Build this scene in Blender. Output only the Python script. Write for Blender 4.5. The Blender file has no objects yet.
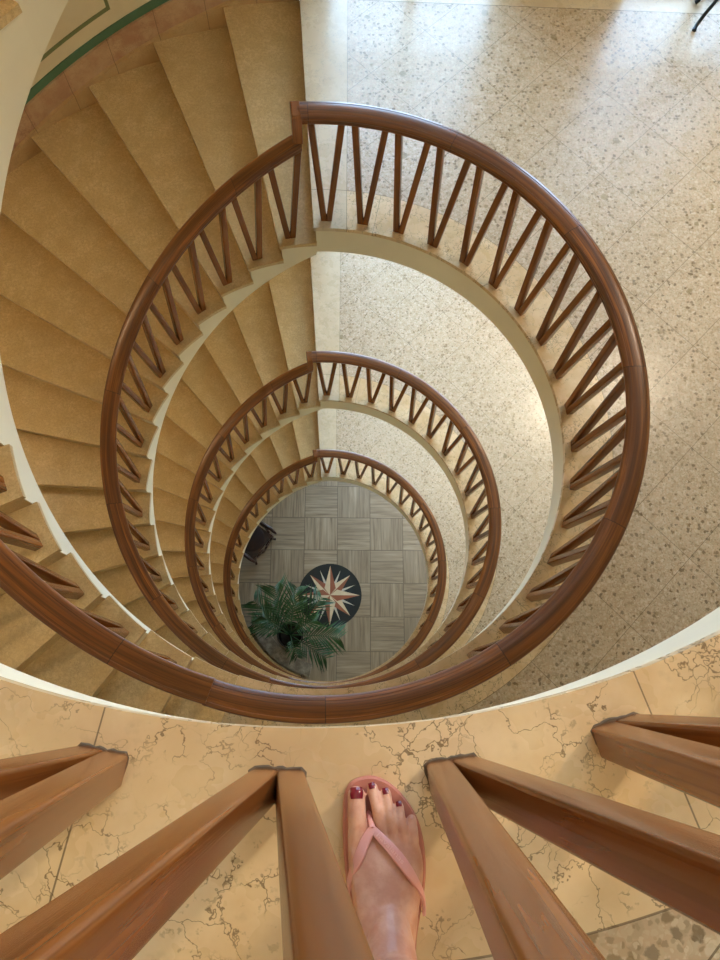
import bpy, bmesh, math, random
from math import sin, cos, pi, radians, hypot, sqrt, atan2
from mathutils import Vector, Matrix
random.seed(7)
scene = bpy.context.scene
COL = scene.collection

# ------------------------------------------------------------------ dimensions (metres)
H = 3.06                    # storey height
NR = 18                     # risers per storey
RISE = H / NR
A0, DA = 94.0, 9.3          # angle of the landing nosing, angle of one tread
A_END = A0 + DA * (NR - 1)  # last nosing above the lower landing
RE = 1.465                  # edge of the stone
RF = 1.485                  # plaster fascia, set back below it
RW = 3.63                   # curved stair wall
RAIL_R, RAIL_T, RAIL_H = 1.532, 0.965, 0.08
XR, YB, YF = 4.7, 3.632, -4.0
XC = RW * cos(radians(A_END))
TOP = 3.15
GROUND = -4 * H

def pitch(a):               # height of the nosing line below its upper landing
    return -RISE * (a - A0) / DA
def P(r, a, z=0.0):
    return (r * cos(radians(a)), r * sin(radians(a)), z)

# ------------------------------------------------------------------ mesh helpers
class MB:
    def __init__(s):
        s.v = []; s.f = []; s.uv = []; s.m = []
    def add(s, vs, fs, uvs=None, mi=0):
        o = len(s.v); s.v += [tuple(x) for x in vs]
        for k, f in enumerate(fs):
            s.f.append([o + i for i in f]); s.m.append(mi)
            s.uv.append(uvs[k] if uvs else [(0.0, 0.0)] * len(f))
    def box(s, a, b, mi=0):
        (x0, y0, z0), (x1, y1, z1) = a, b
        s.add([(x0,y0,z0),(x1,y0,z0),(x1,y1,z0),(x0,y1,z0),(x0,y0,z1),(x1,y0,z1),(x1,y1,z1),(x0,y1,z1)],
              [(3,2,1,0),(4,5,6,7),(0,1,5,4),(1,2,6,5),(2,3,7,6),(3,0,4,7)], mi=mi)
    def sector(s, r0, r1, a0, a1, zt, zb, n=1, mi=0):
        """solid ring sector; zt, zb: functions of the angle"""
        vs = []; fs = []; uv = []
        for i in range(n + 1):
            a = a0 + (a1 - a0) * i / n
            t, b = zt(a), zb(a)
            vs += [P(r0,a,t), P(r1,a,t), P(r1,a,b), P(r0,a,b)]
        def q(*f):
            fs.append(f)
        for i in range(n):
            o = 4 * i
            for j in range(4):
                k = (j + 1) % 4
                q(o + j, o + k, o + 4 + k, o + 4 + j)
        q(3, 2, 1, 0); e = 4 * n; q(e, e + 1, e + 2, e + 3)
        s.add(vs, fs, mi=mi)
    def sweep(s, rings, uvlen=None, close=True, caps=True, mi=0):
        """rings: list of equal-length point loops"""
        n = len(rings[0]); vs = [p for r in rings for p in r]; fs = []; uvs = []
        per = [0.0]
        for j in range(n):
            per.append(per[-1] + (Vector(rings[0][(j+1) % n]) - Vector(rings[0][j])).length)
        u = 0.0
        for i in range(len(rings) - 1):
            du = (Vector(rings[i+1][0]) - Vector(rings[i][0])).length
            for j in range(n if close else n - 1):
                k = (j + 1) % n
                fs.append((i*n + j, i*n + k, (i+1)*n + k, (i+1)*n + j))
                uvs.append([(u, per[j]), (u, per[j+1]), (u+du, per[j+1]), (u+du, per[j])])
            u += du
        if caps:
            fs.append(tuple(range(n))[::-1]); uvs.append([(0, 0)] * n)
            e = (len(rings) - 1) * n
            fs.append(tuple(range(e, e + n))); uvs.append([(u, 0)] * n)
        s.add(vs, fs, uvs, mi)
    def tube(s, pts, rad, n=8, mi=0):
        pts = [Vector(p) for p in pts]; rings = []
        up = Vector((0.13, 0.21, 0.97))
        for i, p in enumerate(pts):
            t = (pts[min(i+1, len(pts)-1)] - pts[max(i-1, 0)]).normalized()
            if abs(t.dot(up)) > .98: up = Vector((1, 0.1, 0))
            x = t.cross(up).normalized(); y = x.cross(t).normalized()
            up = y
            r = rad[i] if isinstance(rad, (list, tuple)) else rad
            rings.append([p + x * (r * cos(2*pi*j/n)) + y * (r * sin(2*pi*j/n)) for j in range(n)])
        s.sweep(rings, mi=mi)
    def lathe(s, prof, c=(0,0,0), n=24, mi=0):
        rings = [[(c[0] + r*cos(2*pi*j/n), c[1] + r*sin(2*pi*j/n), c[2] + z) for j in range(n)] for r, z in prof]
        s.sweep(rings, mi=mi)
    def mesh(s, name, mats, smooth=None, fix=True):
        me = bpy.data.meshes.new(name)
        me.from_pydata(s.v, [], s.f)
        for m in (mats if isinstance(mats, (list, tuple)) else [mats]):
            me.materials.append(m)
        ul = me.uv_layers.new(name='UVMap')
        for p in me.polygons:
            p.material_index = s.m[p.index]
            for li, c in zip(p.loop_indices, s.uv[p.index]):
                ul.data[li].uv = c
        if fix:
            bm = bmesh.new(); bm.from_mesh(me)
            bmesh.ops.recalc_face_normals(bm, faces=bm.faces)
            bm.to_mesh(me); bm.free()
        if smooth is not None:
            me.shade_smooth(); me.set_sharp_from_angle(angle=radians(smooth))
        return me
    def build(s, name, mats, parent=None, smooth=None, fix=True):
        return link(name, s.mesh(name, mats, smooth, fix), parent)

def link(name, me, parent=None):
    o = bpy.data.objects.new(name, me); COL.objects.link(o)
    if parent: o.parent = parent
    return o
def tag(o, label=None, cat=None, group=None, kind=None):
    if label: o['label'] = label
    if cat: o['category'] = cat
    if group: o['group'] = group
    if kind: o['kind'] = kind
    return o
def thing(name, label, cat, loc=(0,0,0), rz=0.0, group=None):
    o = bpy.data.objects.new(name, None); COL.objects.link(o)
    o.location = loc; o.rotation_euler = (0, 0, rz); o.empty_display_size = .1
    return tag(o, label, cat, group)
def struct(name, mb, mat, smooth=None):
    return tag(mb.build(name, mat, None, smooth), kind='structure')

# ------------------------------------------------------------------ materials
class NT:
    def __init__(s, name):
        s.mat = bpy.data.materials.new(name); s.mat.use_nodes = True
        s.t = s.mat.node_tree; s.n = s.t.nodes; s.b = s.n['Principled BSDF']
    def node(s, typ, **kw):
        nd = s.n.new(typ)
        for k, v in kw.items(): setattr(nd, k, v)
        return nd
    def put(s, sock, val):
        if isinstance(val, bpy.types.NodeSocket): s.t.links.new(val, sock)
        elif isinstance(val, tuple) and len(val) == 3 and sock.type == 'RGBA': sock.default_value = (*val, 1)
        else: sock.default_value = val
    def math(s, op, a, b=None, c=None, clamp=False):
        nd = s.node('ShaderNodeMath', operation=op, use_clamp=clamp)
        s.put(nd.inputs[0], a)
        if b is not None: s.put(nd.inputs[1], b)
        if c is not None: s.put(nd.inputs[2], c)
        return nd.outputs[0]
    def vmath(s, op, a, b=None, scale=None):
        nd = s.node('ShaderNodeVectorMath', operation=op)
        s.put(nd.inputs[0], a)
        if b is not None: s.put(nd.inputs[1], b)
        if scale is not None: s.put(nd.inputs['Scale'], scale)
        return nd.outputs['Value'] if op in ('LENGTH', 'DOT_PRODUCT') else nd.outputs[0]
    def mix(s, f, a, b, blend='MIX'):
        nd = s.node('ShaderNodeMix', data_type='RGBA', blend_type=blend)
        s.put(nd.inputs[0], f); s.put(nd.inputs[6], a); s.put(nd.inputs[7], b)
        return nd.outputs[2]
    def coord(s, which='Object'):
        return s.node('ShaderNodeTexCoord').outputs[which]
    def pos(s):
        return s.node('ShaderNodeNewGeometry').outputs['Position']
    def scale(s, v, sc):
        nd = s.node('ShaderNodeMapping'); s.put(nd.inputs[0], v); nd.inputs['Scale'].default_value = sc
        return nd.outputs[0]
    def noise(s, v, scale, detail=4, rough=.55, dist=0.0, col=False):
        nd = s.node('ShaderNodeTexNoise'); s.put(nd.inputs['Vector'], v)
        nd.inputs['Scale'].default_value = scale; nd.inputs['Detail'].default_value = detail
        nd.inputs['Roughness'].default_value = rough; nd.inputs['Distortion'].default_value = dist
        return nd.outputs['Color' if col else 'Fac']
    def vor(s, v, scale, feature='F1', rnd=1.0):
        nd = s.node('ShaderNodeTexVoronoi', feature=feature); s.put(nd.inputs['Vector'], v)
        nd.inputs['Scale'].default_value = scale; nd.inputs['Randomness'].default_value = rnd
        return nd
    def ramp(s, f, stops, interp='LINEAR'):
        nd = s.node('ShaderNodeValToRGB'); s.put(nd.inputs[0], f); cr = nd.color_ramp; cr.interpolation = interp
        while len(cr.elements) < len(stops): cr.elements.new(.5)
        for e, (p, c) in zip(cr.elements, stops):
            e.position = p; e.color = (*c, 1) if len(c) == 3 else c
        return nd.outputs[0]
    def step(s, f, lo, hi):       # smooth 0..1 between lo and hi
        nd = s.node('ShaderNodeMapRange', interpolation_type='SMOOTHSTEP')
        s.put(nd.inputs[0], f); nd.inputs[1].default_value = lo; nd.inputs[2].default_value = hi
        return nd.outputs[0]
    def sep(s, v):
        nd = s.node('ShaderNodeSeparateXYZ'); s.put(nd.inputs[0], v); return nd.outputs
    def comb(s, x, y, z=0.0):
        nd = s.node('ShaderNodeCombineXYZ')
        for i, q in enumerate((x, y, z)): s.put(nd.inputs[i], q)
        return nd.outputs[0]
    def rnd(s):
        return s.node('ShaderNodeObjectInfo').outputs['Random']
    def out(s, col=None, rough=None, bump=None, bstr=.2, bdist=.01, **kw):
        if col is not None: s.put(s.b.inputs['Base Color'], col)
        if rough is not None: s.put(s.b.inputs['Roughness'], rough)
        for k, v in kw.items(): s.put(s.b.inputs[k.replace('_', ' ')], v)
        if bump is not None:
            nd = s.node('ShaderNodeBump'); nd.inputs['Strength'].default_value = bstr
            nd.inputs['Distance'].default_value = bdist
            s.put(nd.inputs['Height'], bump); s.t.links.new(nd.outputs[0], s.b.inputs['Normal'])
        return s.mat

def srgb(r, g, b):
    f = lambda c: c / 12.92 if c <= .04045 else ((c + .055) / 1.055) ** 2.4
    return (f(r/255), f(g/255), f(b/255))

def plain(name, col, rough=.6, var=.06, **kw):
    n = NT(name)
    k = n.noise(n.coord(), 6.0)
    c = n.mix(n.step(k, .3, .7), tuple(x*(1-var) for x in col), tuple(min(1, x*(1+var)) for x in col))
    return n.out(c, rough, **kw)

def lines(n, q, period, half, off=0.0):
    """1 on a joint line of q every period"""
    w = n.math('FRACT', n.math('DIVIDE', n.math('ADD', q, 100 * period + off), period))
    d = n.math('MINIMUM', w, n.math('SUBTRACT', 1.0, w))
    return n.math('LESS_THAN', d, half / period)

def marble_nodes(n, p, base, light, vein, scale=1.0, vstr=.8):
    wob = n.vmath('SCALE', n.vmath('SUBTRACT', n.noise(p, 9*scale, 5, .6, col=True), (.5,.5,.5)), scale=.16/scale)
    q = n.vmath('ADD', p, wob)
    c = n.mix(n.step(n.noise(p, 5*scale, 5, .6), .35, .68), base, light)
    c = n.mix(n.math('MULTIPLY', n.step(n.noise(p, 22*scale, 4), .58, .72), .35), c, tuple(x*.78 for x in base))
    spot = n.math('MULTIPLY', n.step(n.noise(p, 58*scale, 3, .6), .60, .68), n.step(n.noise(p, 3.4*scale, 3), .50, .62))
    c = n.mix(n.math('MULTIPLY', spot, .6), c, tuple(x*.55 for x in base))
    c = n.mix(n.math('MULTIPLY', n.step(n.noise(p, 2.2*scale, 4, .65), .48, .66), .35), c, tuple(x*.8 for x in base))
    v1 = n.vor(q, 9.0*scale, 'DISTANCE_TO_EDGE').outputs['Distance']
    v2 = n.vor(q, 24.0*scale, 'DISTANCE_TO_EDGE').outputs['Distance']
    m1 = n.math('MULTIPLY', n.step(v1, .012, .002), n.step(n.noise(p, 5.0*scale, 3), .36, .52))
    m2 = n.math('MULTIPLY', n.step(v2, .035, .008), n.step(n.noise(p, 8.0*scale, 3, dist=.3), .49, .60))
    m = n.math('MULTIPLY', n.math('MAXIMUM', m1, m2), vstr)
    return n.mix(m, c, vein)

def terrazzo_nodes(n, p, base):
    c = n.mix(n.step(n.noise(p, 1.6, 4), .3, .7), base, tuple(x*.90 for x in base))
    wob = n.vmath('SCALE', n.vmath('SUBTRACT', n.noise(p, 55, 3, col=True), (.5,.5,.5)), scale=.022)
    q = n.vmath('ADD', p, wob)
    def chips(scale, f, lo, hi):
        v = n.vor(q, scale); r = n.sep(v.outputs['Color'])
        return r, n.step(v.outputs['Distance'], hi, lo)
    # packed small chips, each with a tint of its own
    r, m = chips(48.0, 0, .42, .62)
    tint = n.ramp(r[0], [(0, srgb(154,136,108)), (.35, srgb(186,168,138)), (.7, srgb(206,190,162)), (1, srgb(226,214,192))])
    c = n.mix(n.math('MULTIPLY', m, .55), c, tint)
    r2, m2 = chips(105.0, 0, .36, .55)
    tint2 = n.ramp(r2[0], [(0, srgb(128,108,78)), (.22, srgb(160,142,112)), (.3, srgb(194,176,146)), (1, srgb(220,206,180))])
    c = n.mix(n.math('MULTIPLY', m2, .62), c, tint2)
    dark = n.math('MULTIPLY', n.math('LESS_THAN', r[1], .13), m)
    dcol = n.mix(r[2], srgb(136,110,74), srgb(92,72,46))
    c = n.mix(n.math('MULTIPLY', dark, .74), c, dcol)
    r3, m3 = chips(21.0, 0, .24, .30)
    c = n.mix(n.math('MULTIPLY', n.math('MULTIPLY', n.math('LESS_THAN', r3[1], .12), m3), .6), c, n.mix(r3[2], srgb(152,130,92), srgb(116,98,66)))
    r4, m4 = chips(8.0, 0, .20, .23)
    return n.mix(n.math('MULTIPLY', n.math('MULTIPLY', n.math('LESS_THAN', r4[0], .09), m4), .75), c, n.mix(r4[1], srgb(158,138,98), srgb(136,120,88)))

def landing_material():
    n = NT('terrazzo landing with marble border'); p = n.pos(); x, y, z = n.sep(p)
    flat = n.comb(x, y, n.math('MULTIPLY', z, .37))
    r = n.math('SQRT', n.math('ADD', n.math('MULTIPLY', x, x), n.math('MULTIPLY', y, y)))
    a = n.math('MULTIPLY', n.math('ARCTAN2', y, x), 180/pi)
    ring = n.math('LESS_THAN', r, 1.765)
    strip = n.math('MULTIPLY', n.math('LESS_THAN', x, .115), n.math('GREATER_THAN', y, 0.0))
    wall = n.math('GREATER_THAN', y, 3.40)
    border = n.math('MAXIMUM', n.math('MAXIMUM', ring, strip), wall)
    # joints
    d1 = n.math('MULTIPLY', n.math('ADD', x, y), .70711); d2 = n.math('MULTIPLY', n.math('SUBTRACT', x, y), .70711)
    tile = n.math('MAXIMUM', lines(n, d1, .56, .0016, .1), lines(n, d2, .42, .0016, .06))
    radj = n.math('MULTIPLY', ring, lines(n, a, 30.0, .045, 11.3))
    edge = n.math('MAXIMUM', n.math('LESS_THAN', n.math('ABSOLUTE', n.math('SUBTRACT', r, 1.765)), .0016),
                  n.math('MULTIPLY', n.math('LESS_THAN', n.math('ABSOLUTE', n.math('SUBTRACT', y, 3.4)), .003), n.math('GREATER_THAN', x, .115)))
    sj = n.math('MULTIPLY', n.math('LESS_THAN', n.math('ABSOLUTE', n.math('SUBTRACT', x, .115)), .0016), n.math('GREATER_THAN', y, 0.0))
    joint = n.math('MAXIMUM', n.math('MAXIMUM', n.math('MULTIPLY', tile, n.math('SUBTRACT', 1.0, border)), radj), n.math('MAXIMUM', edge, sj))
    ter = terrazzo_nodes(n, flat, srgb(198,172,142))
    mar = marble_nodes(n, flat, srgb(212,180,134), srgb(228,202,160), srgb(112,86,54))
    mar = n.mix(n.math('MULTIPLY', n.math('MAXIMUM', strip, wall), .62), mar, srgb(204,190,164))
    tt = n.node('ShaderNodeTexWhiteNoise', noise_dimensions='2D')
    n.put(tt.inputs['Vector'], n.comb(n.math('FLOOR', n.math('DIVIDE', n.math('ADD', d1, .1), .56)), n.math('FLOOR', n.math('DIVIDE', n.math('ADD', d2, .06), .42))))
    ter = n.mix(n.math('MULTIPLY', tt.outputs['Value'], .12), ter, tuple(c*.72 for c in srgb(206,188,156)))
    c = n.mix(border, ter, mar)
    c = n.mix(n.math('MULTIPLY', joint, .75), c, srgb(92,74,50))
    ro = n.math('ADD', .20, n.math('MULTIPLY', n.noise(flat, 11, 3), .16))
    return n.out(c, ro)

def tread_material():
    n = NT('golden limestone tread'); p = n.pos()
    rn = n.rnd()
    q = n.vmath('ADD', p, n.comb(n.math('MULTIPLY', rn, 13.0), n.math('MULTIPLY', rn, 7.0), 0.0))
    c = marble_nodes(n, q, srgb(208,176,122), srgb(222,194,142), srgb(146,112,66), 1.5, .6)
    f = n.step(n.noise(q, 55, 5, .75), .38, .62)
    c = n.mix(n.math('MULTIPLY', f, .75), c, srgb(192,160,110))
    f2 = n.step(n.noise(q, 130, 4, .8), .52, .66)
    c = n.mix(n.math('MULTIPLY', f2, .45), c, srgb(160,126,80))
    c = n.mix(n.math('MULTIPLY', n.step(n.noise(q, 3.2, 3), .62, .75), .3), c, srgb(172,132,76))
    c = n.mix(n.math('MULTIPLY', rn, .12), c, srgb(168,140,96))
    return n.out(c, .32)

def wood_material(name, dark, mid, light, uv=False, rough=.28, joint=True, vs=34.0, streak=.62):
    n = NT(name)
    if uv:
        u, v, _ = n.sep(n.coord('UV'))
        seg = n.math('FLOOR', n.math('DIVIDE', n.math('ADD', u, .31), .83))
        wn = n.node('ShaderNodeTexWhiteNoise', noise_dimensions='1D'); n.put(wn.inputs['W'], seg)
        off = wn.outputs['Value'] if joint else n.rnd()
        p = n.comb(n.math('MULTIPLY', u, 1.3), n.math('MULTIPLY', v, vs), n.math('MULTIPLY', off, 30.0))
        pl = n.comb(n.math('MULTIPLY', u, .9), n.math('MULTIPLY', v, 130.0), n.math('MULTIPLY', off, 30.0))
    else:
        x, y, z = n.sep(n.coord('Object'))
        off = n.rnd(); o2 = n.math('MULTIPLY', off, 40.0)
        p = n.comb(n.math('MULTIPLY', x, 26.0), n.math('ADD', n.math('MULTIPLY', y, 26.0), o2), n.math('ADD', n.math('MULTIPLY', z, 1.6), o2))
        pl = n.comb(n.math('MULTIPLY', x, 150.0), n.math('ADD', n.math('MULTIPLY', y, 150.0), o2), n.math('MULTIPLY', z, 5.0))
    g = n.noise(p, 1.0, 5, .6, .6)
    c = n.ramp(g, [(.28, dark), (.5, mid), (.72, light)])
    st = n.step(n.noise(pl, 1.0, 3, .6), .48, .62)
    c = n.mix(n.math('MULTIPLY', st, streak), c, tuple(q*.7 for q in dark))
    c = n.mix(n.math('MULTIPLY', off, .45), c, tuple(q*.62 for q in mid))
    if uv and joint:
        fr = n.math('FRACT', n.math('DIVIDE', n.math('ADD', u, .31), .83))
        j = n.math('LESS_THAN', n.math('MINIMUM', fr, n.math('SUBTRACT', 1.0, fr)), .0028)
        c = n.mix(n.math('MULTIPLY', j, .7), c, tuple(q*.35 for q in dark))
    return n.out(c, rough, bump=st, bstr=.12, bdist=.001, Coat_Weight=.08, Coat_Roughness=.18)

def parquet_material():
    n = NT('grey basket weave floor tile'); p = n.pos(); x, y, z = n.sep(p)
    T = .62; ox, oy = .44, -.885 + 3*T
    gx = n.math('DIVIDE', n.math('ADD', x, ox + 20*T), T); gy = n.math('DIVIDE', n.math('ADD', y, -.27 + 20*T), T)
    ix = n.math('FLOOR', gx); iy = n.math('FLOOR', gy); fx = n.math('FRACT', gx); fy = n.math('FRACT', gy)
    par = n.math('GREATER_THAN', n.math('MODULO', n.math('ADD', ix, iy), 2.0), .5)
    def sel(a, b):
        return n.math('ADD', n.math('MULTIPLY', a, par), n.math('MULTIPLY', b, n.math('SUBTRACT', 1.0, par)))
    across = sel(fx, fy); along = sel(fy, fx)
    k = n.math('FLOOR', n.math('MULTIPLY', across, 3.0))
    wn = n.node('ShaderNodeTexWhiteNoise', noise_dimensions='3D'); n.put(wn.inputs['Vector'], n.comb(ix, iy, k))
    rv = wn.outputs['Value']
    gv = n.comb(n.math('MULTIPLY', along, .8), n.math('ADD', n.math('MULTIPLY', across, 14.0), n.math('MULTIPLY', rv, 50.0)), n.math('MULTIPLY', rv, 20.0))
    g = n.noise(gv, 1.0, 4, .6, .3)
    c = n.ramp(g, [(.3, srgb(122,106,86)), (.5, srgb(162,144,120)), (.7, srgb(190,172,148))])
    c = n.mix(n.math('MULTIPLY', rv, .5), c, srgb(134,118,98))
    a3 = n.math('FRACT', n.math('MULTIPLY', across, 3.0))
    j1 = n.math('LESS_THAN', n.math('MINIMUM', a3, n.math('SUBTRACT', 1.0, a3)), .02)
    e = n.math('MINIMUM', n.math('MINIMUM', fx, n.math('SUBTRACT', 1.0, fx)), n.math('MINIMUM', fy, n.math('SUBTRACT', 1.0, fy)))
    j2 = n.math('LESS_THAN', e, .013)
    c = n.mix(n.math('MULTIPLY', j1, .3), c, srgb(104,92,74))
    c = n.mix(n.math('MULTIPLY', j2, .6), c, srgb(92,82,66))
    return n.out(c, .42)

def skirting_material(name, c1, c2, vein):
    n = NT(name); p = n.pos(); x, y, z = n.sep(p)
    c = marble_nodes(n, p, c1, c2, vein, 1.2, .5)
    a = n.math('MULTIPLY', n.math('ARCTAN2', y, x), 180/pi)
    seg = n.math('FLOOR', n.math('DIVIDE', n.math('ADD', a, 360.0), 6.2))
    wn = n.node('ShaderNodeTexWhiteNoise', noise_dimensions='1D'); n.put(wn.inputs['W'], seg)
    c = n.mix(n.math('MULTIPLY', wn.outputs['Value'], .45), c, c2)
    j = lines(n, a, 6.2, .035)
    return n.out(n.mix(n.math('MULTIPLY', j, .6), c, srgb(90,66,46)), .35)

M = {}
M['landing'] = landing_material()
M['tread'] = tread_material()
M['rail'] = wood_material('polished walnut handrail', srgb(70,35,11), srgb(124,71,25), srgb(170,104,42), uv=True, rough=.33)
M['slat'] = wood_material('polished walnut slat', srgb(92,48,19), srgb(132,76,31), srgb(154,94,42), uv=True, rough=.27, joint=False, vs=15.0, streak=.34)
M['cream'] = plain('cream plaster', srgb(232,220,190), .55, .02)
M['wall'] = plain('cream painted wall', srgb(226,210,172), .7, .03)
M['ceil'] = plain('white ceiling paint', srgb(238,234,222), .8, .02)
M['floor'] = parquet_material()
M['beige_skirt'] = skirting_material('beige marble skirting', srgb(188,154,108), srgb(202,170,122), srgb(130,96,60))
M['red_skirt'] = skirting_material('pink marble skirting', srgb(176,126,98), srgb(204,172,134), srgb(124,74,54))
M['green'] = plain('dark green wall paint', srgb(84,120,90), .55)
M['olive'] = plain('olive green wall paint', srgb(122,130,86), .6)
M['frame'] = plain('white painted window frame', srgb(235,235,230), .4, .02)
def glass():
    n = NT('window glass'); n.n.remove(n.b)
    tr = n.node('ShaderNodeBsdfTransparent'); gl = n.node('ShaderNodeBsdfGlossy'); gl.inputs['Roughness'].default_value = .02
    mx = n.node('ShaderNodeMixShader'); fr = n.node('ShaderNodeFresnel'); fr.inputs[0].default_value = 1.3
    n.t.links.new(fr.outputs[0], mx.inputs[0]); n.t.links.new(tr.outputs[0], mx.inputs[1]); n.t.links.new(gl.outputs[0], mx.inputs[2])
    n.t.links.new(mx.outputs[0], n.n['Material Output'].inputs[0]); return n.mat
M['glass'] = glass()

# ------------------------------------------------------------------ room shell
def rayout(a):
    c, s_ = cos(radians(a)), sin(radians(a)); t = []
    if c > 1e-6: t.append(XR / c)
    if c < -1e-6 and s_ < 0: t.append(XC / c)
    if s_ > 1e-6: t.append(YB / s_)
    if s_ < -1e-6: t.append(YF / s_)
    r = min(t)
    return min(r, RW) if a > 89.9 else r
def landing_angles(a_lo, a_hi):
    A = [a_lo + (a_hi - a_lo) * i / 120 for i in range(121)]
    for x, y in ((XR, YB), (XR, YF), (XC, YF)):
        A.append(math.degrees(atan2(y, x)))
    return sorted(A)
def plate(z1, z0, rin, a_lo, a_hi):
    mb = MB(); A = landing_angles(a_lo, a_hi); vs = []; fs = []
    for a in A:
        ro = rayout(a)
        vs += [P(rin,a,z1), P(ro,a,z1), P(ro,a,z0), P(rin,a,z0)]
    for i in range(len(A) - 1):
        o = 4*i
        for j in range(4):
            k = (j+1) % 4; fs.append((o+j, o+k, o+4+k, o+4+j))
    fs.append((3,2,1,0)); e = 4*(len(A)-1); fs.append((e,e+1,e+2,e+3))
    mb.add(vs, fs); return mb
A_LO = A_END - .6 - 360
for k in range(4):
    z = -k * H
    struct('floor', plate(z, z - .032, RE, A_LO if k else -130, A0), M['landing'], 30)
    struct('ceiling', plate(z - .032, z - .30, RF, A_LO if k else -130, A0 - .6), M['cream'], 30)
# ground floor
mb = MB()
A = [A_LO + 360 * i / 180 for i in range(181)] + [math.degrees(atan2(y, x)) for x, y in ((XR,YB),(XR,YF),(XC,YF))]
ring = []
for a in sorted(A):
    aa = (a + 180) % 360 - 180
    inside_stair = (aa > A0 - .01) or (aa < A_LO)
    r = RW if inside_stair else rayout(aa)
    ring.append(P(r, a, GROUND))
n_ = len(ring)
mb.add(ring + [(x, y, GROUND - .2) for x, y, z in ring], [tuple(range(n_)), tuple(range(n_, 2*n_))[::-1]] + [(i, (i+1) % n_, n_ + (i+1) % n_, n_ + i) for i in range(n_)])
struct('floor', mb, M['floor'])
mb = MB(); mb.add([(x*1.0, y*1.0, TOP) for x, y, z in ring] + [(x, y, TOP + .2) for x, y, z in ring], [tuple(range(n_))[::-1], tuple(range(n_, 2*n_))] + [(i, (i+1) % n_, n_ + (i+1) % n_, n_ + i) for i in range(n_)])
struct('ceiling', mb, M['ceil'])
# walls
mb = MB(); mb.sector(RW, RW + .2, A0, A_END, lambda a: TOP, lambda a: GROUND, 72)
struct('wall_left', mb, M['wall'], 30)
xa = RW * cos(radians(A0))
WX0, WX1 = -.08, 1.30            # French window beside the stair head, on every landing
W2X0, W2X1 = 2.2, 3.5  # second, unseen window to the right, added to let in more light
mb = MB()
zs = [GROUND, -3*H]; 
def wall_strip(x0, x1, z0, z1):
    mb.box((x0, YB, z0), (x1, YB + .2, z1))
SILL, HEAD = .06, 2.35
wall_strip(xa, XR + .2, GROUND - .2, GROUND + SILL)
OPEN = []
for k in range(5):
    z0 = -k*H + SILL; z1 = -k*H + (2.85 if k == 0 else HEAD); zn = (TOP if k == 0 else -(k-1)*H + SILL)
    wins = [(WX0, 2.0), (2.3, 4.4)] if k == 0 else ([(WX0, WX1), (W2X0, W2X1)] if k < 2 else [(WX0, 2.0), (2.3, 4.4)] if k < 4 else [(WX0 + .1, WX1), (W2X0, XR - .4)])  # widened openings and the ground floor windows are added for stronger daylight
    x = xa
    for x0, x1 in wins:
        wall_strip(x, x0, z0, z1); x = x1; OPEN.append((x0, x1, z0, z1))
    wall_strip(x, XR + .2, z0, z1)
    wall_strip(xa, XR + .2, z1, zn)
struct('wall_back', mb, M['wall'])
mb = MB(); mb.box((XR, YF - .2, GROUND - .2), (XR + .2, YB, TOP)); struct('wall_right', mb, M['wall'])
mb = MB(); mb.box((XC - .2, YF - .2, GROUND - .2), (XR, YF, TOP)); struct('wall_front', mb, M['wall'])
mb = MB(); mb.box((XC - .2, YF, GROUND), (XC, RW * sin(radians(A_END)) - .06, TOP)); struct('wall_side', mb, M['wall'])
wn_ = 1
for x0, x1, z0, z1 in OPEN:
    if True:
        mb = MB(); t = .06
        y0, y1 = YB + .04, YB + .11
        mb.box((x0, y0, z0), (x0 + t, y1, z1)); mb.box((x1 - t, y0, z0), (x1, y1, z1))
        mb.box((x0 + t, y0, z0), (x1 - t, y1, z0 + t)); mb.box((x0 + t, y0, z1 - t), (x1 - t, y1, z1))
        xm = (x0 + x1) / 2
        mb.box((xm - .035, y0, z0 + t), (xm + .035, y1, z1 - t))
        zm = z0 + .8
        mb.box((x0 + t, y0, zm - .02), (xm - .035, y1, zm + .02)); mb.box((xm + .035, y0, zm - .02), (x1 - t, y1, zm + .02))
        w = struct('window_%d' % wn_, mb, M['frame']); wn_ += 1
        g = MB(); g.box((x0 + t, YB + .07, z0 + t), (x1 - t, YB + .076, z1 - t)); g.build('pane', M['glass'], w)

# ------------------------------------------------------------------ stair flights
NAMES = ['the top landing', 'the first landing down', 'the second landing down', 'the third landing down', 'the ground floor']
def tread_mesh():
    """tread number zero: its nosing at angle 0, top at z 0, reaching back under the riser above"""
    mb = MB(); n = 4; a0, a1 = -DA - .7, 0.0
    vs = []; fs = []
    prof = [(0, 0.0), (1, 0.0)]
    mb.sector(RE, RW - .05, a0, a1, lambda a: 0.0, lambda a: -.034, 6)
    return mb.mesh('tread', M['tread'], 30)
TREAD = tread_mesh()
mb = MB(); mb.sector(RF + .004, RW - .03, -1.2, -.6, lambda a: -.034, lambda a: -RISE, 1)
RISER = mb.mesh('riser', M['tread'])

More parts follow.
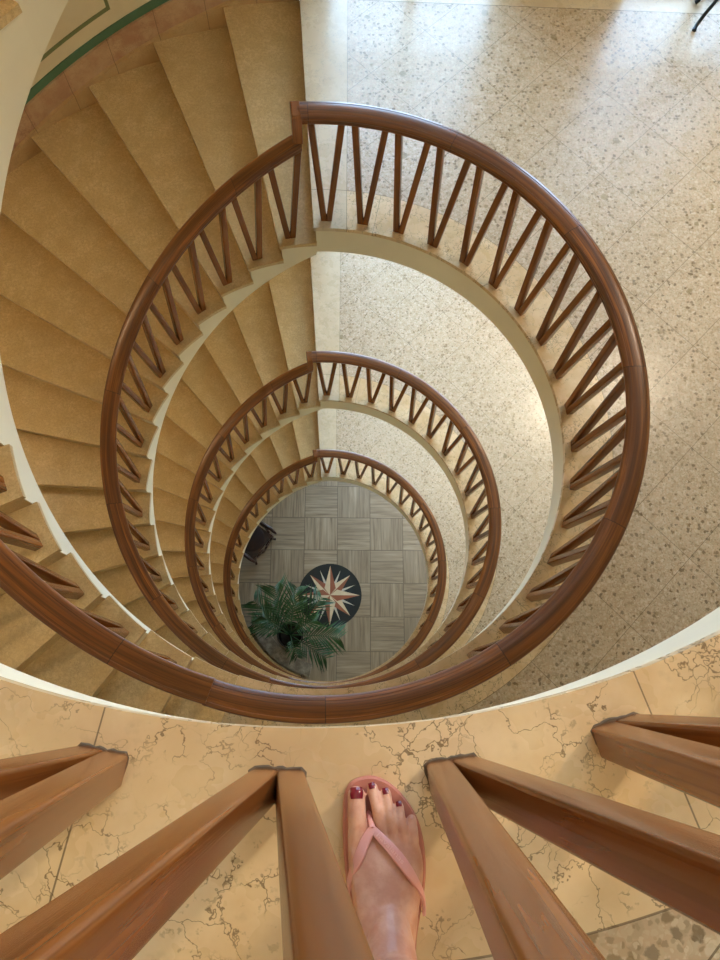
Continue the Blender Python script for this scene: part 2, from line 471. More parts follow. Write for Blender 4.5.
def flight(k):
    z0 = -k * H
    labs = ['nearest flight of golden stone stairs, descending at far left edge from the top storey',
            'broad flight of golden limestone treads below the largest ring of handrail, against the curved wall',
            'middle flight of golden stone treads between the largest and the second handrail ring',
            'lowest flight of small stone treads curling down to the grey tiled ground floor']
    root = thing('staircase', labs[k], 'stairs', (0, 0, z0 - H))
    def put(me, name, a, z):
        o = link(name, me, root); o.rotation_euler = (0, 0, radians(a)); o.location = (0, 0, z + H)
    for i in range(NR):
        a = A0 + DA * i
        put(RISER, 'riser', a, -RISE * i)
        if i: put(TREAD, 'tread', a, -RISE * i)
    # plaster string under the tread ends, saw-toothed above, smooth below
    mb = MB()
    dp = .435 if k == 0 else .345
    low = lambda a: max(pitch(a) - dp, -H) + H
    for i in range(1, NR):
        ac = A0 + DA * i
        mb.sector(RF, RF + .09, ac - DA - .6, ac - .6, lambda a: -RISE*i - .034 + H, low, 5)
    mb.build('string', M['cream'], root, 25)
    mb = MB()
    mb.sector(RF + .09, RW - .03, A0 - .6, A_END - .6, lambda a: max(pitch(a) - .30, -H) + H + .004, lambda a: max(pitch(a) - dp, -H) + H, 60)
    mb.build('soffit', M['cream'], root, 25)
    # wall finishes follow the pitch
    f = lambda d: (lambda a: max(z0 + pitch(a) + d, z0 - H))
    mb = MB(); mb.sector(RW - .06, RW - .001, A0 + .3, A_END, f(.01), f(-.30), 70); struct('baseboard_left', mb, M['beige_skirt'], 25)
    mb = MB(); mb.sector(RW - .03, RW - .001, A0 + .3, A_END, f(.205), f(.01), 70); struct('trim_%d' % (k*3+1), mb, M['red_skirt'], 25)
    mb = MB(); mb.sector(RW - .012, RW - .001, A0 + .3, A_END, f(.268), f(.205), 70); struct('trim_%d' % (k*3+2), mb, M['green'], 25)
    mb = MB()
    mb.sector(RW - .004, RW - .001, 116.6, 228, f(.41), f(.38), 60); mb.sector(RW - .004, RW - .001, 116.6, 228, f(1.85), f(1.82), 60)
    mb.sector(RW - .004, RW - .001, 116.2, 116.6, f(1.85), f(.38), 1); mb.sector(RW - .004, RW - .001, 228, 228.4, f(1.85), f(.38), 1)
    struct('trim_%d' % (k*3+3), mb, M['olive'], 25)
for k in range(4): flight(k)

# ------------------------------------------------------------------ balustrades
HW = .058
half = [(.030,-.080),(.036,-.077),(.039,-.066),(.037,-.057),(.043,-.054),(.047,-.049),(.047,-.043),(.044,-.0395),(.050,-.037),(.0555,-.031),(.058,-.021),(.056,-.012),(.049,-.0045),(.037,-.001),(.035,-.0025),(.032,-.001),(.015,.0015)]
PROF = half + [(-x, y) for x, y in half[::-1]]
def rail(a0, a1, zf, n):
    rings = []
    for i in range(n + 1):
        a = a0 + (a1 - a0) * i / n
        rings.append([P(RAIL_R + x, a, zf(a) + y) for x, y in PROF])
    mb = MB(); mb.sweep(rings); return mb
def slat_mesh(y0, y1, ztop, name='baluster'):
    """one leaning slat: foot at z 0, top tucked under the rail; local frame of a V at angle 0"""
    w, d, r = .019, .022, .0055
    loop = []
    for cx, cy, a in ((w-r, d-r, 0), (-(w-r), d-r, 90), (-(w-r), -(d-r), 180), (w-r, -(d-r), 270)):
        for t in (0, 30, 60, 90):
            loop.append((cx + r*cos(radians(a+t)), cy + r*sin(radians(a+t))))
    b = Vector((1.541, y0, 0)); t = Vector((RAIL_R + .002, y1, ztop))
    rings = []
    for f in (0, .25, .5, .75, 1):
        c = b.lerp(t, f)
        rings.append([(c.x + q, c.y + p, c.z) for p, q in loop])
    mb = MB(); mb.sweep(rings)
    return mb.mesh(name, M['slat'], 40)
VB, VT = .0175, .0865
L_SLATS = [slat_mesh(s*VB, s*VT, RAIL_T - .077) for s in (-1, 1)]
railz = lambda a: -H + RAIL_T + .004 + RISE / DA * (A_END - a)       # flight handrail, relative to the upper landing
def f_slat(s):
    da = math.degrees(VT / RAIL_R) * s
    a = A0 + DA - 3.3
    return slat_mesh(s*VB, s*VT, railz(a + da) - .074 - (-RISE))
F_SLATS = [f_slat(-1), f_slat(1)]
mb = MB()
bl = .036
rings = []
for r_, z_, e in ((0, .765, .006), (0, .771, 0), (0, .950, 0), (0, .961, .006), (0, .9665, .014)):
    rings.append([P(RAIL_R + sx*(HW + .002 - e), sy, z_) for sx, sy in ((-1, 95.2 + e*20), (1, 95.2 + e*20), (1, 97.3 - e*20), (-1, 97.3 - e*20))])
mb.sweep(rings)
BLOCK = mb.mesh('end_block', M['slat'], 30)
mb = MB(); mb.box((1.512, -.040, 0), (1.571, .040, .0035)); GROUT = None

L_LABELS = ['thick walnut slats in V pairs on the marble beside the bare foot, closest to viewer',
            'largest ring of brown wooden handrail with V slats, around the first landing below',
            'second, middle-sized ring of wooden handrail with V slats around the stairwell',
            'smallest and deepest full ring of wooden handrail, directly above the grey tiled floor']
F_LABELS = ['big wooden handrail sweeping in from the lower left edge, along the nearest stairs',
            'wooden stair handrail down the left side of the largest ring, over golden treads',
            'wooden stair handrail down the left side of the middle ring',
            'smallest wooden stair handrail, left of the grey tiled ground floor']
grime = plain('dark grime', srgb(96,80,60), .8, .3)
def grout_mesh(seed):
    rng = random.Random(seed); mb = MB(); pts = []
    N = 28
    for i in range(N):
        t = 2*pi*i/N; c, s_ = cos(t), sin(t)
        k = 1 / max(abs(c)/.0235, abs(s_)/.0375)
        k += rng.uniform(-.001, .0035) + (.001 if c < 0 else -.003)
        pts.append((1.541 + k*c, k*s_))
    mb.add([(x, y, 0.0) for x, y in pts] + [(1.541 + (x-1.541)*.93, y*.93, .0018) for x, y in pts],
           [tuple(range(N))[::-1], tuple(range(N, 2*N))] + [(i, (i+1) % N, N + (i+1) % N, N + i) for i in range(N)])
    return mb.mesh('sealant', grime, 30)
GROUTS = [grout_mesh(i) for i in range(4)]
def landing_balustrade(k):
    lo = A_LO + .6 if k else -130
    root = thing('landing_balustrade', L_LABELS[k], 'railing', (-.015 if k else 0, 0, -k*H))
    rail(lo, 96.0, lambda a: RAIL_T, 150).build('handrail', M['rail'], root, 35)
    link('end_block', BLOCK, root)
    for j in range(22 if k else 25):
        a = 90.45 - 9.13 * j + (-.3 if k else .5)
        for me in L_SLATS:
            o = link('baluster', me, root); o.rotation_euler = (0, 0, radians(a))
        if k == 0 and j > 15:
            o = link('sealant', GROUTS[j % 4], root); o.rotation_euler = (0, 0, radians(a)); o.location = (0, 0, .0)
            if j == 16: o['label'] = 'dark sealant smeared round the slat foot'
def flight_balustrade(k):
    root = thing('stair_balustrade', F_LABELS[k], 'railing', (0, 0, -(k+1)*H))
    rail(96.0, A_END, lambda a: railz(a) + H, 130).build('handrail', M['rail'], root, 35)
    for i in range(1, NR):
        a = A0 + DA * i - 3.3
        for me in F_SLATS:
            o = link('baluster', me, root); o.rotation_euler = (0, 0, radians(a)); o.location = (0, 0, H - RISE*i)
    if k == 3:
        mb = MB(); rg = [[P(RAIL_R + sx*.05, A_END + sy, z) for sx, sy in ((-1,-1.8),(1,-1.8),(1,1.8),(-1,1.8))] for z in (0, .97)]
        mb.sweep(rg); mb.build('newel_post', M['slat'], root)
for k in range(4):
    landing_balustrade(k); flight_balustrade(k)

# ------------------------------------------------------------------ ground floor: medallion, kerb, palm, chair
ink = plain('blue black inlay stone', srgb(16,28,32), .3)
palest = plain('cream inlay stone', srgb(226,206,172), .35); rosy = plain('rose inlay stone', srgb(156,92,66), .35)
pearl = plain('pale grey inlay stone', srgb(206,200,184), .35)
MC = Vector((.053, .044, 0)); MR = .585
root = thing('floor_medallion', 'round blue-black floor inlay with an eight-pointed compass star', 'floor inlay', (MC.x, MC.y, GROUND))
mb = MB(); mb.lathe([(0.0005, .0), (MR, .0), (MR, .003), (0.0005, .003)], n=64); mb.build('disc', ink, root)
def star_point(ang, length, wid, back, z, ma, mbb, name):
    a = radians(ang); d = Vector((cos(a), sin(a), 0)); s_ = Vector((-sin(a), cos(a), 0))
    m = MB()
    for side, mi in ((1, 0), (-1, 1)):
        tip = d*length; w = d*back + s_*wid*side
        tri = [Vector((0,0,0)), w, tip]
        vs = [(p.x, p.y, .003) for p in tri] + [(p.x, p.y, z) for p in tri]
        m.add(vs, [(0,1,2)[::-1], (3,4,5), (0,1,4,3), (1,2,5,4), (2,0,3,5)], mi=mi)
    m.build(name, [ma, mbb], root)
for i in range(8): star_point(22.5 + 45*i, .50, .022, .26, .0042, pearl, pearl, 'ray')
for i in range(4): star_point(45 + 90*i, .53, .10, .17, .0052, palest, rosy, 'star_point')
for i in range(4): star_point(90*i, .55, .105, .13, .0062, palest, rosy, 'star_point')

def grey_marble():
    n = NT('mottled grey marble'); p = n.pos()
    c = marble_nodes(n, p, srgb(120,108,92), srgb(170,160,142), srgb(60,50,42), 1.8, .8)
    return n.out(c, .35)
mb = MB(); gk = grey_marble()
mb.sector(1.215, 1.44, 199, 258, lambda a: GROUND + .13, lambda a: GROUND, 30)
tag(mb.build('stone_kerb', gk, None, 25), 'curved kerb of mottled grey marble on the tiled floor, hugging the lowest stairs', 'kerb')

# potted palm
PX, PY = -.64, -.70
root = thing('potted_palm', 'bushy green palm in a dark round pot on the tiled ground floor', 'plant', (PX, PY, GROUND))
mb = MB(); mb.lathe([(.001,.0),(.14,.0),(.165,.02),(.21,.30),(.235,.40),(.235,.44),(.21,.44),(.20,.38),(.001,.375)], n=32)
mb.build('pot', plain('dark glazed pot', srgb(26,24,22), .3), root, 40)
mb = MB(); mb.lathe([(.001,.37),(.203,.378),(.16,.395),(.001,.41)], n=24); mb.build('soil', plain('potting soil', srgb(34,26,20), .9, .3), root)
leaf = NT('palm leaf'); lc = leaf.mix(leaf.noise(leaf.coord(), 5.0), srgb(26,66,36), srgb(66,112,54))
lc = leaf.mix(leaf.math('MULTIPLY', leaf.rnd(), .5), lc, srgb(30,62,40)); leaf = leaf.out(lc, .45)
def frond(az, reach, rise, droop, nl, L, spread=1.0):
    rng = random.Random(int(az*7 + reach*100)); mb = MB()
    d = Vector((cos(radians(az)), sin(radians(az)), 0)); s_ = Vector((-d.y, d.x, 0))
    def at(t): return d * (reach * t) + Vector((0, 0, .38 + rise * sin(t * pi * .5 * 1.15) - droop * t**3))
    stem = [at(t/12) for t in range(13)]
    mb.tube(stem, [.011 - .0075*t/12 for t in range(13)], 5)
    for i in range(nl):
        t = .30 + .70 * i / (nl - 1)
        p = at(t); tg = (at(min(1, t + .02)) - at(t - .02)).normalized()
        ll = L * (.45 + .75 * sin(pi * min(1, (t - .22) / .9)))
        for sd in (-1, 1):
            fwd = .75 + 1.2 * (t - .3)
            dr = (s_ * sd * spread + tg * fwd + Vector((0, 0, .22 - .1*rng.random()))).normalized()
            dr = (dr + Vector((rng.uniform(-.1,.1), rng.uniform(-.1,.1), rng.uniform(-.1,.1)))).normalized()
            wv = dr.cross(Vector((0, 0, 1))).normalized() * .0135
            q0 = p; q1 = p + dr*ll*.5; q2 = p + dr*ll + Vector((0, 0, -.30*ll))
            dn = Vector((0, 0, -.004))
            vs = [q0 - wv*.5, q0 + wv*.5, q1 - wv, q1 + wv, q1 + dn*2, q2]
            mb.add(vs, [(0,4,2),(0,1,4),(1,3,4),(2,4,5),(4,3,5)])
    mb.build('frond', leaf, root, fix=False)
for a in ((108,.80,1.0,.30,15,.40),(138,.82,.85,.35,15,.38),(166,.66,.6,.3,13,.30),(80,.74,1.15,.30,14,.32),(48,.80,1.0,.40,15,.36),(-4,.86,.70,.35,16,.38),(-32,.74,.55,.30,14,.34),(20,.5,1.3,.10,12,.26),(150,.46,1.25,.12,13,.28),(70,.46,1.4,.05,12,.28),(-70,.40,.6,.2,10,.22),(122,.60,.6,.35,13,.34)):
    frond(*a)

# carved chair half under the lowest stairs
dw = wood_material('dark carved wood', srgb(34,18,14), srgb(60,32,24), srgb(86,50,38), rough=.3)
root = thing('carved_armchair', 'dark carved wooden armchair half hidden beneath the lowest stairs', 'chair', (-1.40, 1.02, GROUND), radians(-35))
def scroll(mb, c, r, turns, axis, flip=1, rad=.02, start=0):
    pts = []; rr = []
    N = int(14*turns)
    for i in range(N + 1):
        t = i / N; a = start + flip * 2*pi*turns*t; q = r*(1 - .8*t)
        u, v = q*cos(a), q*sin(a)
        pts.append((c[0], c[1]+u, c[2]+v) if axis == 'x' else ((c[0]+u, c[1], c[2]+v) if axis == 'y' else (c[0]+u, c[1]+v, c[2])))
        rr.append(rad*(1 - .5*t))
    mb.tube(pts, rr, 7)
mb = MB(); mb.box((-.26,-.27,.36),(.28,.27,.42)); mb.build('seat_frame', dw, root)
mb = MB(); mb.lathe([(.001,.42),(.24,.42),(.25,.45),(.21,.49),(.001,.51)], n=24); mb.build('cushion', plain('dark plum upholstery', srgb(42,26,28), .8, .15), root, 60)
for x in (-.23, .25):
    for y in (-.24, .24):
        mb = MB(); mb.tube([(x,y,.40),(x*1.1,y*1.1,.30),(x*1.02,y*1.02,.16),(x*1.12,y*1.12,.05),(x*1.2,y*1.2,.02)], [.035,.034,.022,.02,.026], 8); mb.build('leg', dw, root, 60)
for y in (-.29, .29):
    mb = MB(); mb.tube([(-.26,y,.62),(-.1,y*1.04,.66),(.1,y*1.1,.66),(.24,y*1.12,.64),(.30,y*1.1,.60)], [.025,.028,.03,.032,.03], 8)
    scroll(mb, (.29, y*1.1, .57), .06, 1.4, 'y', -1, .022, pi/2); mb.tube([(.2,y*1.05,.63),(.14,y,.54),(.2,y*.98,.42)], .022, 7); mb.build('armrest', dw, root, 60)
mb = MB()
mb.tube([(-.26,-.26,.38),(-.29,-.29,.7),(-.32,-.26,1.0),(-.34,-.12,1.12),(-.345,0,1.17),(-.34,.12,1.12),(-.32,.26,1.0),(-.29,.29,.7),(-.26,.26,.38)], .032, 8)
for sy in (-1, 1):
    scroll(mb, (-.31, sy*.12, .92), .10, 1.5, 'x', sy, .022); scroll(mb, (-.30, sy*.12, .68), .10, 1.5, 'x', -sy, .022)
    scroll(mb, (-.345, sy*.08, 1.17), .06, 1.3, 'x', sy, .02)
mb.build('backrest', dw, root, 60)
for nm, x in (('front_apron', .29), ('rear_apron', -.27)):
    mb = MB()
    for sy in (-1, 1):
        scroll(mb, (x, sy*.13, .33), .085, 1.5, 'x', -sy, .020); scroll(mb, (x + .01, sy*.05, .24), .06, 1.3, 'x', sy, .018)
    mb.build(nm, dw, root, 60)
for sy in (-1, 1):
    mb = MB(); scroll(mb, (.06, sy*.30, .54), .085, 1.4, 'y', sy, .02); scroll(mb, (-.12, sy*.30, .54), .075, 1.4, 'y', -sy, .018); mb.build('side_scroll', dw, root, 60)

# wrought iron chair against the back wall, first landing down: one leg reaches into the picture
iron = plain('dark blue black iron', srgb(24,34,42), .35, .1, Metallic=.3)
root = thing('metal_chair', 'dark metal chair whose one curved leg stands on terrazzo at upper right', 'chair', (2.93, 3.36, -H))
for sx, sy in ((-1,-1),(1,-1),(-1,1),(1,1)):
    mb = MB(); x, y = sx*.17, sy*.13
    if sx < 0 and sy < 0: bend = [(x-.075,y-.005,.013),(x-.055,y+.035,.022),(x-.03,y+.055,.09),(x+.01,y+.06,.24),(x+.03,y+.06,.44)]
    else: bend = [(x+sx*.03,y,.013),(x+sx*.015,y,.03),(x,y,.09),(x-sx*.02,y-sy*.02,.24),(x-sx*.03,y-sy*.03,.44)]
    mb.tube(bend, [.016,.0135,.013,.013,.013], 10); mb.build('leg', iron, root, 60)
mb = MB(); mb.lathe([(.001,.44),(.19,.44),(.20,.452),(.19,.465),(.001,.465)], n=32); mb.build('seat', iron, root, 40)
mb = MB(); mb.tube([(-.15,.10,.46),(-.17,.14,.7),(-.12,.16,.88),(0,.17,.93),(.12,.16,.88),(.17,.14,.7),(.15,.10,.46)], .012, 8); mb.tube([(0,.11,.46),(0,.15,.7),(0,.17,.93)], .010, 8)
mb.build('backrest', iron, root, 60)

# ------------------------------------------------------------------ the standing person's foot, and the flip-flop
def skin_material():
    n = NT('skin'); p = n.coord()
    c = n.mix(n.step(n.noise(p, 30, 4), .35, .65), srgb(192,136,112), srgb(212,162,138))
    c = n.mix(n.math('MULTIPLY', n.step(n.noise(p, 110, 3), .55, .7), .3), c, srgb(190,120,98))
    return n.out(c, .45, n.noise(p, 220, 3), .25, .0015, Subsurface_Weight=.15, Subsurface_Radius=(.006,.003,.0015), Subsurface_Scale=1.0)
SOLE = .019
SEC = [ # y, xl, xr, top (above the sole)
 (-1.778,.088,.116,.030),(-1.772,.078,.126,.055),(-1.755,.071,.132,.085),(-1.735,.069,.135,.098),(-1.712,.066,.138,.088),(-1.69,.062,.142,.073),
 (-1.665,.0575,.147,.058),(-1.64,.054,.1505,.047),(-1.615,.052,.1515,.037),(-1.595,.052,.150,.029),(-1.580,.054,.1475,.023),(-1.572,.058,.143,.017)]
def sec_at(y):
    for (a, b) in zip(SEC, SEC[1:]):
        if a[0] <= y <= b[0]:
            f = (y - a[0]) / (b[0] - a[0]); return [a[i] + (b[i]-a[i])*f for i in (1,2,3)]
    return list((SEC[0] if y < SEC[0][0] else SEC[-1])[1:])
def top_at(x, y):
    xl, xr, t = sec_at(y); c = (xl+xr)/2 - .006; h_ = (xr-xl)/2 + .006
    q = max(0.0, 1 - abs((x-c)/h_)**2.3)
    return SOLE + t * q**.55
mb = MB(); rings = []
for y, xl, xr, t in SEC:
    c = (xl+xr)/2; h_ = (xr-xl)/2; ring = []
    N = 28
    for j in range(N):
        a = 2*pi*j/N; ca, sa = cos(a), sin(a)
        px = c + h_ * math.copysign(abs(ca)**.8, ca)
        if sa >= 0: pz = SOLE + t*.30 + t*.70 * (max(0, 1 - abs((px-(c-.006))/(h_+.006))**2.3))**.6 * (abs(sa)**.3 if abs(sa) < .3 else 1)
        else: pz = SOLE + t*.30 - t*.30*abs(sa)**.7
        ring.append((px, y, pz))
    sh = max(0.0, min(1.0, (y + 1.66) / .08)) * .34
    ring = [(px, py - sh * (px - .062), pz) for px, py, pz in ring]
    rings.append(ring)
mb.sweep(rings)
TOES = [ # root -> knuckle -> tip, radii
 ((.066,-1.605,.036),(.0640,-1.572,.036),(.0635,-1.5475,.031),(.0128,.0126,.0120)),
 ((.097,-1.600,.036),(.0915,-1.566,.038),(.0850,-1.5395,.0275),(.0088,.0078,.0078)),
 ((.112,-1.606,.035),(.1075,-1.573,.037),(.1030,-1.5460,.0270),(.0084,.0074,.0074)),
 ((.126,-1.615,.033),(.1230,-1.586,.035),(.1205,-1.5625,.0262),(.0080,.0071,.0070)),
 ((.138,-1.626,.030),(.1390,-1.600,.032),(.1375,-1.5790,.0258),(.0084,.0072,.0070))]
def capsule(pts, rad):
    a, b, c = [Vector(p) for p in pts]
    P_ = []; R_ = []
    for i in range(9):
        t = i/8; P_.append(a*(1-t)**2 + (b*2.0 - (a+c)*.5 - (b - (a+c)*.5)*0)*0 + b*0 if False else (a.lerp(b, t*2) if t <= .5 else b.lerp(c, t*2-1)))
        R_.append(rad[0] + (rad[1]-rad[0])*t*2 if t <= .5 else rad[1] + (rad[2]-rad[1])*(t*2-1))
    d = (c - b).normalized()
    for k in range(1, 6):
        q = k/6 * pi/2
        P_.append(c + d*rad[2]*sin(q)*.95); R_.append(rad[2]*cos(q))
    mb.tube(P_, R_, 14)
for a, b, c, r in TOES: capsule((a, b, c), r)
# ankle and lower leg
mb.tube([(.103,-1.655,.040),(.1025,-1.685,.064),(.1015,-1.708,.092),(.1005,-1.728,.130),(.1005,-1.735,.20)], [.012,.024,.030,.033,.036], 20)
mb.lathe([(.001,.02),(.030,.022),(.033,.06),(.034,.10),(.035,.14),(.038,.22),(.048,.32),(.053,.38),(.048,.46),(.001,.47)], (.1005, -1.735, SOLE), 24)
for sx in (-.031, .031): mb.lathe([(.001,-.014),(.009,-.010),(.012,0),(.009,.010),(.001,.014)], (.1005+sx, -1.738, .10), 12)
raw = mb.mesh('person_raw', skin_material())
tmp = bpy.data.objects.new('tmp', raw); COL.objects.link(tmp)
md = tmp.modifiers.new('r', 'REMESH'); md.mode = 'VOXEL'; md.voxel_size = .0019; md.use_smooth_shade = True
sm = tmp.modifiers.new('s', 'SMOOTH'); sm.factor = .5; sm.iterations = 6
dg = bpy.context.evaluated_depsgraph_get()
body = bpy.data.meshes.new_from_object(tmp.evaluated_get(dg)); body.name = 'person'
bpy.data.objects.remove(tmp)
body.shade_smooth()
person = tag(link('person', body), "person's bare right foot and ankle with dark red painted toenails, standing on the marble edge", 'person')
polish = plain('dark red nail polish', srgb(112,18,34), .18, .05)
for i, (a, b, c, r) in enumerate(TOES):
    if i == 4: continue
    a, b, c = Vector(a), Vector(b), Vector(c); d = (c - b).normalized()
    mbn = MB(); w = (.0088, .0046, .0043, .0040)[i]; ln = (.0145, .0085, .0085, .0070)[i]
    up = Vector((0,0,1)); up = (up - d*up.dot(d)).normalized(); sd = d.cross(up)
    rows = []
    for u in range(7):
        f = u/6; row = []
        ww = w * (1 - .12*abs(2*f-1)**2)
        for v in range(9):
            g = v/4 - 1
            pp = c + d*(r[2]*.78 - ln*(1-f)) + sd*(g*ww)
            rad = r[2]*1.0
            along = max(0, (pp - c).dot(d)); hgt = sqrt(max(1e-9, rad*rad - along*along*.72 - (g*ww)**2*.85))
            row.append(pp + up*(hgt + .0001))
        rows.append(row)
    vs = [p for rw in rows for p in rw]; m_ = len(vs); vs += [p - up*.0012 for p in vs]
    fs = []
    for u in range(6):
        for v in range(8):
            q = (u*9+v, u*9+v+1, (u+1)*9+v+1, (u+1)*9+v); fs.append(q); fs.append(tuple(m_ + k for k in q[::-1]))
    bd = [v for v in range(9)] + [u*9+8 for u in range(1,7)] + [54+v for v in range(7,-1,-1)] + [u*9 for u in range(5,0,-1)]
    for q in range(len(bd)):
        s0, s1 = bd[q], bd[(q+1) % len(bd)]; fs.append((s0, s1, m_+s1, m_+s0))
    mbn.add(vs, fs); mbn.build('toenail', polish, person, 50)['label'] = 'dark red painted toenail'

pink = plain('pink rubber', srgb(226,160,150), .5, .04)
rosepink = plain('rose pink sole rubber', srgb(188,118,100), .55, .04)
outl = [(.046,-1.575),(.047,-1.555),(.052,-1.540),(.062,-1.531),(.080,-1.5265),(.098,-1.5295),(.116,-1.540),(.132,-1.556),(.145,-1.576),(.153,-1.60),(.1565,-1.63),(.155,-1.66),(.149,-1.69),(.143,-1.72),(.140,-1.75),(.134,-1.776),(.120,-1.792),(.1005,-1.797),(.082,-1.792),(.068,-1.776),(.062,-1.75),(.060,-1.72),(.056,-1.69),(.0515,-1.66),(.048,-1.63),(.046,-1.60)]
def catmull(pts, m=4):
    out = []; n = len(pts)
    for i in range(n):
        p0, p1, p2, p3 = [Vector((*pts[(i+k) % n], 0)) for k in (-1,0,1,2)]
        for j in range(m):
            t = j/m
            out.append(.5*((2*p1) + (p2-p0)*t + (2*p0-5*p1+4*p2-p3)*t*t + (3*p1-p0-3*p2+p3)*t**3))
    return out
ol = catmull(outl); cen = Vector((.10, -1.66, 0))
mb = MB(); rings = []
for z, ins in ((.0005, .002), (.003, 0), (.015, 0), (.0185, .0025)):
    ring = []
    for i, p in enumerate(ol):
        tn = (ol[(i+1) % len(ol)] - ol[i-1]).normalized(); nr = Vector((-tn.y, tn.x, 0))
        if nr.dot(cen - p) < 0: nr = -nr
        q = p + nr*ins; ring.append((q.x, q.y, z))
    rings.append(ring)
mb.sweep(rings)
ff = tag(mb.build('flip_flop', rosepink, None, 40), 'pink rubber flip-flop with a Y-shaped strap worn on the bare foot', 'sandal')
def strap(pts, wid, th=.0042):
    out = []
    n = len(pts)
    cp = [Vector(p) for p in pts]; path = []
    for i in range(n - 1):
        p0 = cp[max(0, i-1)]; p1 = cp[i]; p2 = cp[i+1]; p3 = cp[min(n-1, i+2)]
        for j in range(8):
            t = j/8; path.append(.5*((2*p1) + (p2-p0)*t + (2*p0-5*p1+4*p2-p3)*t*t + (3*p1-p0-3*p2+p3)*t**3))
    path.append(cp[-1]); rings = []
    for i, p in enumerate(path):
        t = (path[min(i+1, len(path)-1)] - path[max(i-1, 0)]).normalized()
        xl, xr, tp = sec_at(p.y); h_ = (xr-xl)/2
        nx = -(p.x - (xl+xr)/2) / h_**2; nz = max(.004, p.z - SOLE - .2*tp) / tp**2
        nx, ny = nx / nz, -.45
        nm = Vector((-nx, -ny, 1)).normalized(); s_ = t.cross(nm).normalized(); nm = s_.cross(t)
        f = i/(len(path)-1); w = wid(f)/2
        ring = []
        for a, b in ((-1,-.5),(-1,.3),(-.75,.5),(.75,.5),(1,.3),(1,-.5)):
            ring.append(p + s_*(a*w) + nm*(b*th))
        rings.append(ring)
    return rings, path
def over(x, y, lift=.0015):
    return (x, y, top_at(x, y) + lift)
JX, JY = .0835, -1.586
left = [over(JX, JY, .003), over(.074, -1.600, .003), over(.0655, -1.618, .003), (.0562, -1.640, .0475), (.0527, -1.660, .036), (.0515, -1.685, .018)]
right = [over(JX, JY, .003), over(.099, -1.600, .003), over(.116, -1.617, .003), over(.131, -1.636, .003), (.1435, -1.655, .0475), (.1505, -1.672, .034), (.1525, -1.692, .018)]
mb = MB()
for pts in (left, right):
    rg, path = strap(pts, lambda f: .0095 + .0045*sin(pi*min(1, f*1.15))); mb.sweep(rg)
    if pts is right: RPATH = path
mb.tube([(JX, JY, top_at(JX, JY)+.003), (JX-.002, JY+.010, .036), (JX-.003, JY+.014, .018)], [.0045,.0036,.0036], 8)
st = mb.build('strap', pink, ff, 40); st['label'] = 'pale pink Y-shaped strap with raised lettering'
# raised lettering along the strap
cu = bpy.data.curves.new('lettering', 'FONT'); cu.body = 'havaianas'; cu.size = .0085; cu.extrude = .0005
tmp = bpy.data.objects.new('tmp', cu); COL.objects.link(tmp); dg = bpy.context.evaluated_depsgraph_get()
lm = bpy.data.meshes.new_from_object(tmp.evaluated_get(dg)); bpy.data.objects.remove(tmp)
mx_ = max(v.co.x for v in lm.vertices); S0, acc = RPATH, [0]
for i in range(1, len(RPATH)): acc.append(acc[-1] + (RPATH[i]-RPATH[i-1]).length)
for v in lm.vertices:
    s_ = .009 + v.co.x * (.046 / mx_); i = max(j for j in range(len(acc)-1) if acc[j] <= s_)
    f = (s_-acc[i])/(acc[i+1]-acc[i]); p = RPATH[i].lerp(RPATH[i+1], f); t = (RPATH[i+1]-RPATH[i]).normalized()
    e = .002; nm = Vector((-(top_at(p.x+e,p.y)-top_at(p.x-e,p.y))/(2*e), -(top_at(p.x,p.y+e)-top_at(p.x,p.y-e))/(2*e), 1)).normalized()
    sd = nm.cross(t).normalized(); nm = t.cross(sd)
    v.co = p + sd*(v.co.y - .003) + nm*(.0022 + v.co.z)
lm.materials.clear(); lm.materials.append(plain('pale pink rubber', srgb(238,184,174), .5, .03))
link('lettering', lm, st)

# ------------------------------------------------------------------ lights
def ceiling_lamp(x, y, z, power, label):
    root = thing('ceiling_lamp', label, 'lamp', (x, y, z))
    mb = MB(); mb.lathe([(.001,-.0),(.27,-.0),(.275,-.03),(.26,-.035),(.001,-.035)], n=32); mb.build('base', M['frame'], root, 40)
    L = bpy.data.lights.new('ceiling lamp', 'AREA'); L.shape = 'DISK'; L.size = .5; L.energy = power; L.color = (1, .82, .60)
    o = bpy.data.objects.new('bulb', L); COL.objects.link(o); o.parent = root; o.location = (0, 0, -.045)
LAMP = [190, 34, 52, 44, 44]
ceiling_lamp(3.1, 1.5, TOP, LAMP[0], 'white ceiling lamp over the top landing')
for k in range(4):
    ceiling_lamp(*((3.1, 1.5) if k == 0 else (3.5, 2.5)), -k*H - .30, LAMP[k+1], 'round white ceiling lamp beneath ' + ('the top landing', 'the landing with the largest balustrade ring', 'the landing with the middle balustrade ring', 'the landing with the smallest balustrade ring, added to brighten the ground floor')[k])  # the lowest one is added as fill for the ground floor

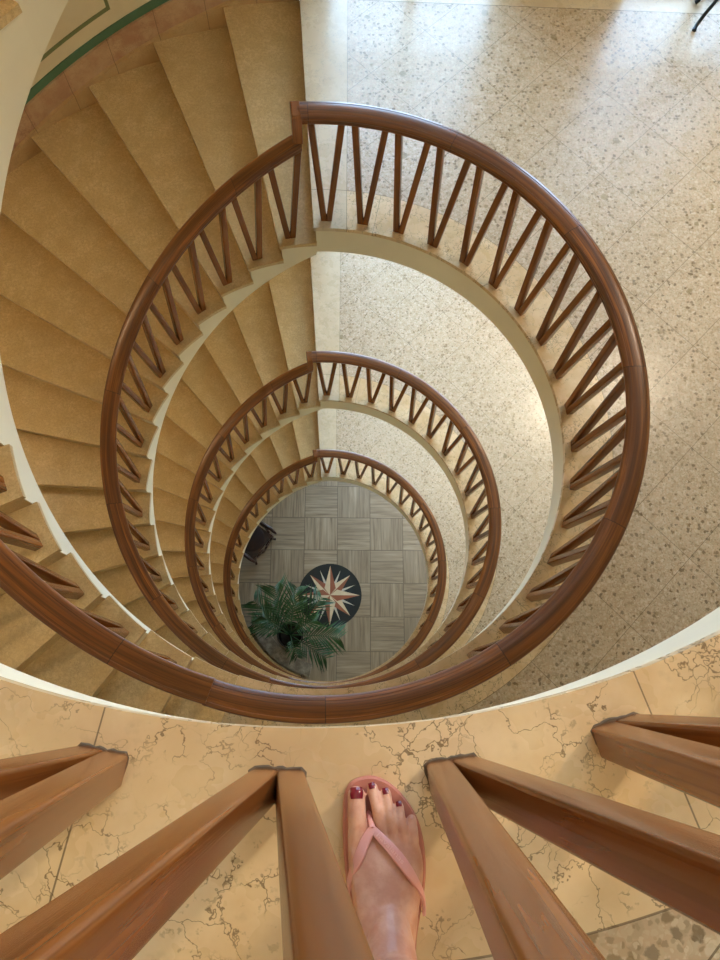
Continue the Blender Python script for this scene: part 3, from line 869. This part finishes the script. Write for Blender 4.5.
def fill_lamp(k):  # unseen lamps added to brighten the treads, one per flight
    a, r = 171.0, RW - .02
    root = thing('fill_lamp', 'round fill lamp added unseen on the curved stair wall, ' + ('lighting the top flight', 'lighting the broad flight below the largest ring', 'lighting the middle flight', 'lighting the lowest flight')[k], 'lamp', P(r, a, -k*H + pitch(a) + 2.0), radians(a))
    m = MB(); m.box((-.015, -.05, -.09), (.015, .05, .09)); m.build('back_plate', M['frame'], root)
    L = bpy.data.lights.new('fill lamp', 'POINT'); L.energy = FILL[k]; L.color = (1, .80, .54); L.shadow_soft_size = .10
    o = bpy.data.objects.new('bulb', L); COL.objects.link(o); o.parent = root; o.location = (-.13, 0, 0)
FILL = [17, 19, 20, 15]
for k in range(4): fill_lamp(k)

w = bpy.data.worlds.new('World'); scene.world = w; w.use_nodes = True
bg = w.node_tree.nodes['Background']; bg.inputs[0].default_value = (.46, .70, 1.0, 1); bg.inputs[1].default_value = 15.0
for x0, x1, z0, z1 in OPEN:
    L = bpy.data.lights.new('window portal', 'AREA'); L.shape = 'RECTANGLE'; L.size = x1 - x0; L.size_y = z1 - z0
    L.cycles.is_portal = True
    o = bpy.data.objects.new('window portal', L); COL.objects.link(o)
    o.location = ((x0+x1)/2, YB + .19, (z0+z1)/2); o.rotation_euler = (radians(-90), 0, 0)

# ------------------------------------------------------------------ camera and view
cam = bpy.data.cameras.new('Camera'); co = bpy.data.objects.new('Camera', cam); COL.objects.link(co)
a, b = CAM_AB = (.268, -.044)
Rx = Matrix.Rotation(a, 3, 'X'); Ry = Matrix.Rotation(b, 3, 'Y')
mt = (Ry @ Rx).to_4x4(); mt.translation = (.023, -1.394, 1.06)
co.matrix_world = mt
cam.sensor_fit = 'AUTO'; cam.sensor_width = 36; cam.lens = 713.235 / 960 * 36; cam.clip_start = .02
scene.camera = co
vs_ = scene.view_settings
vs_.view_transform = 'Standard'; vs_.look = 'None'; vs_.gamma = 1; vs_.use_curve_mapping = False
vs_.exposure = 0.0
scene.cycles.max_bounces = 10; scene.cycles.diffuse_bounces = 6
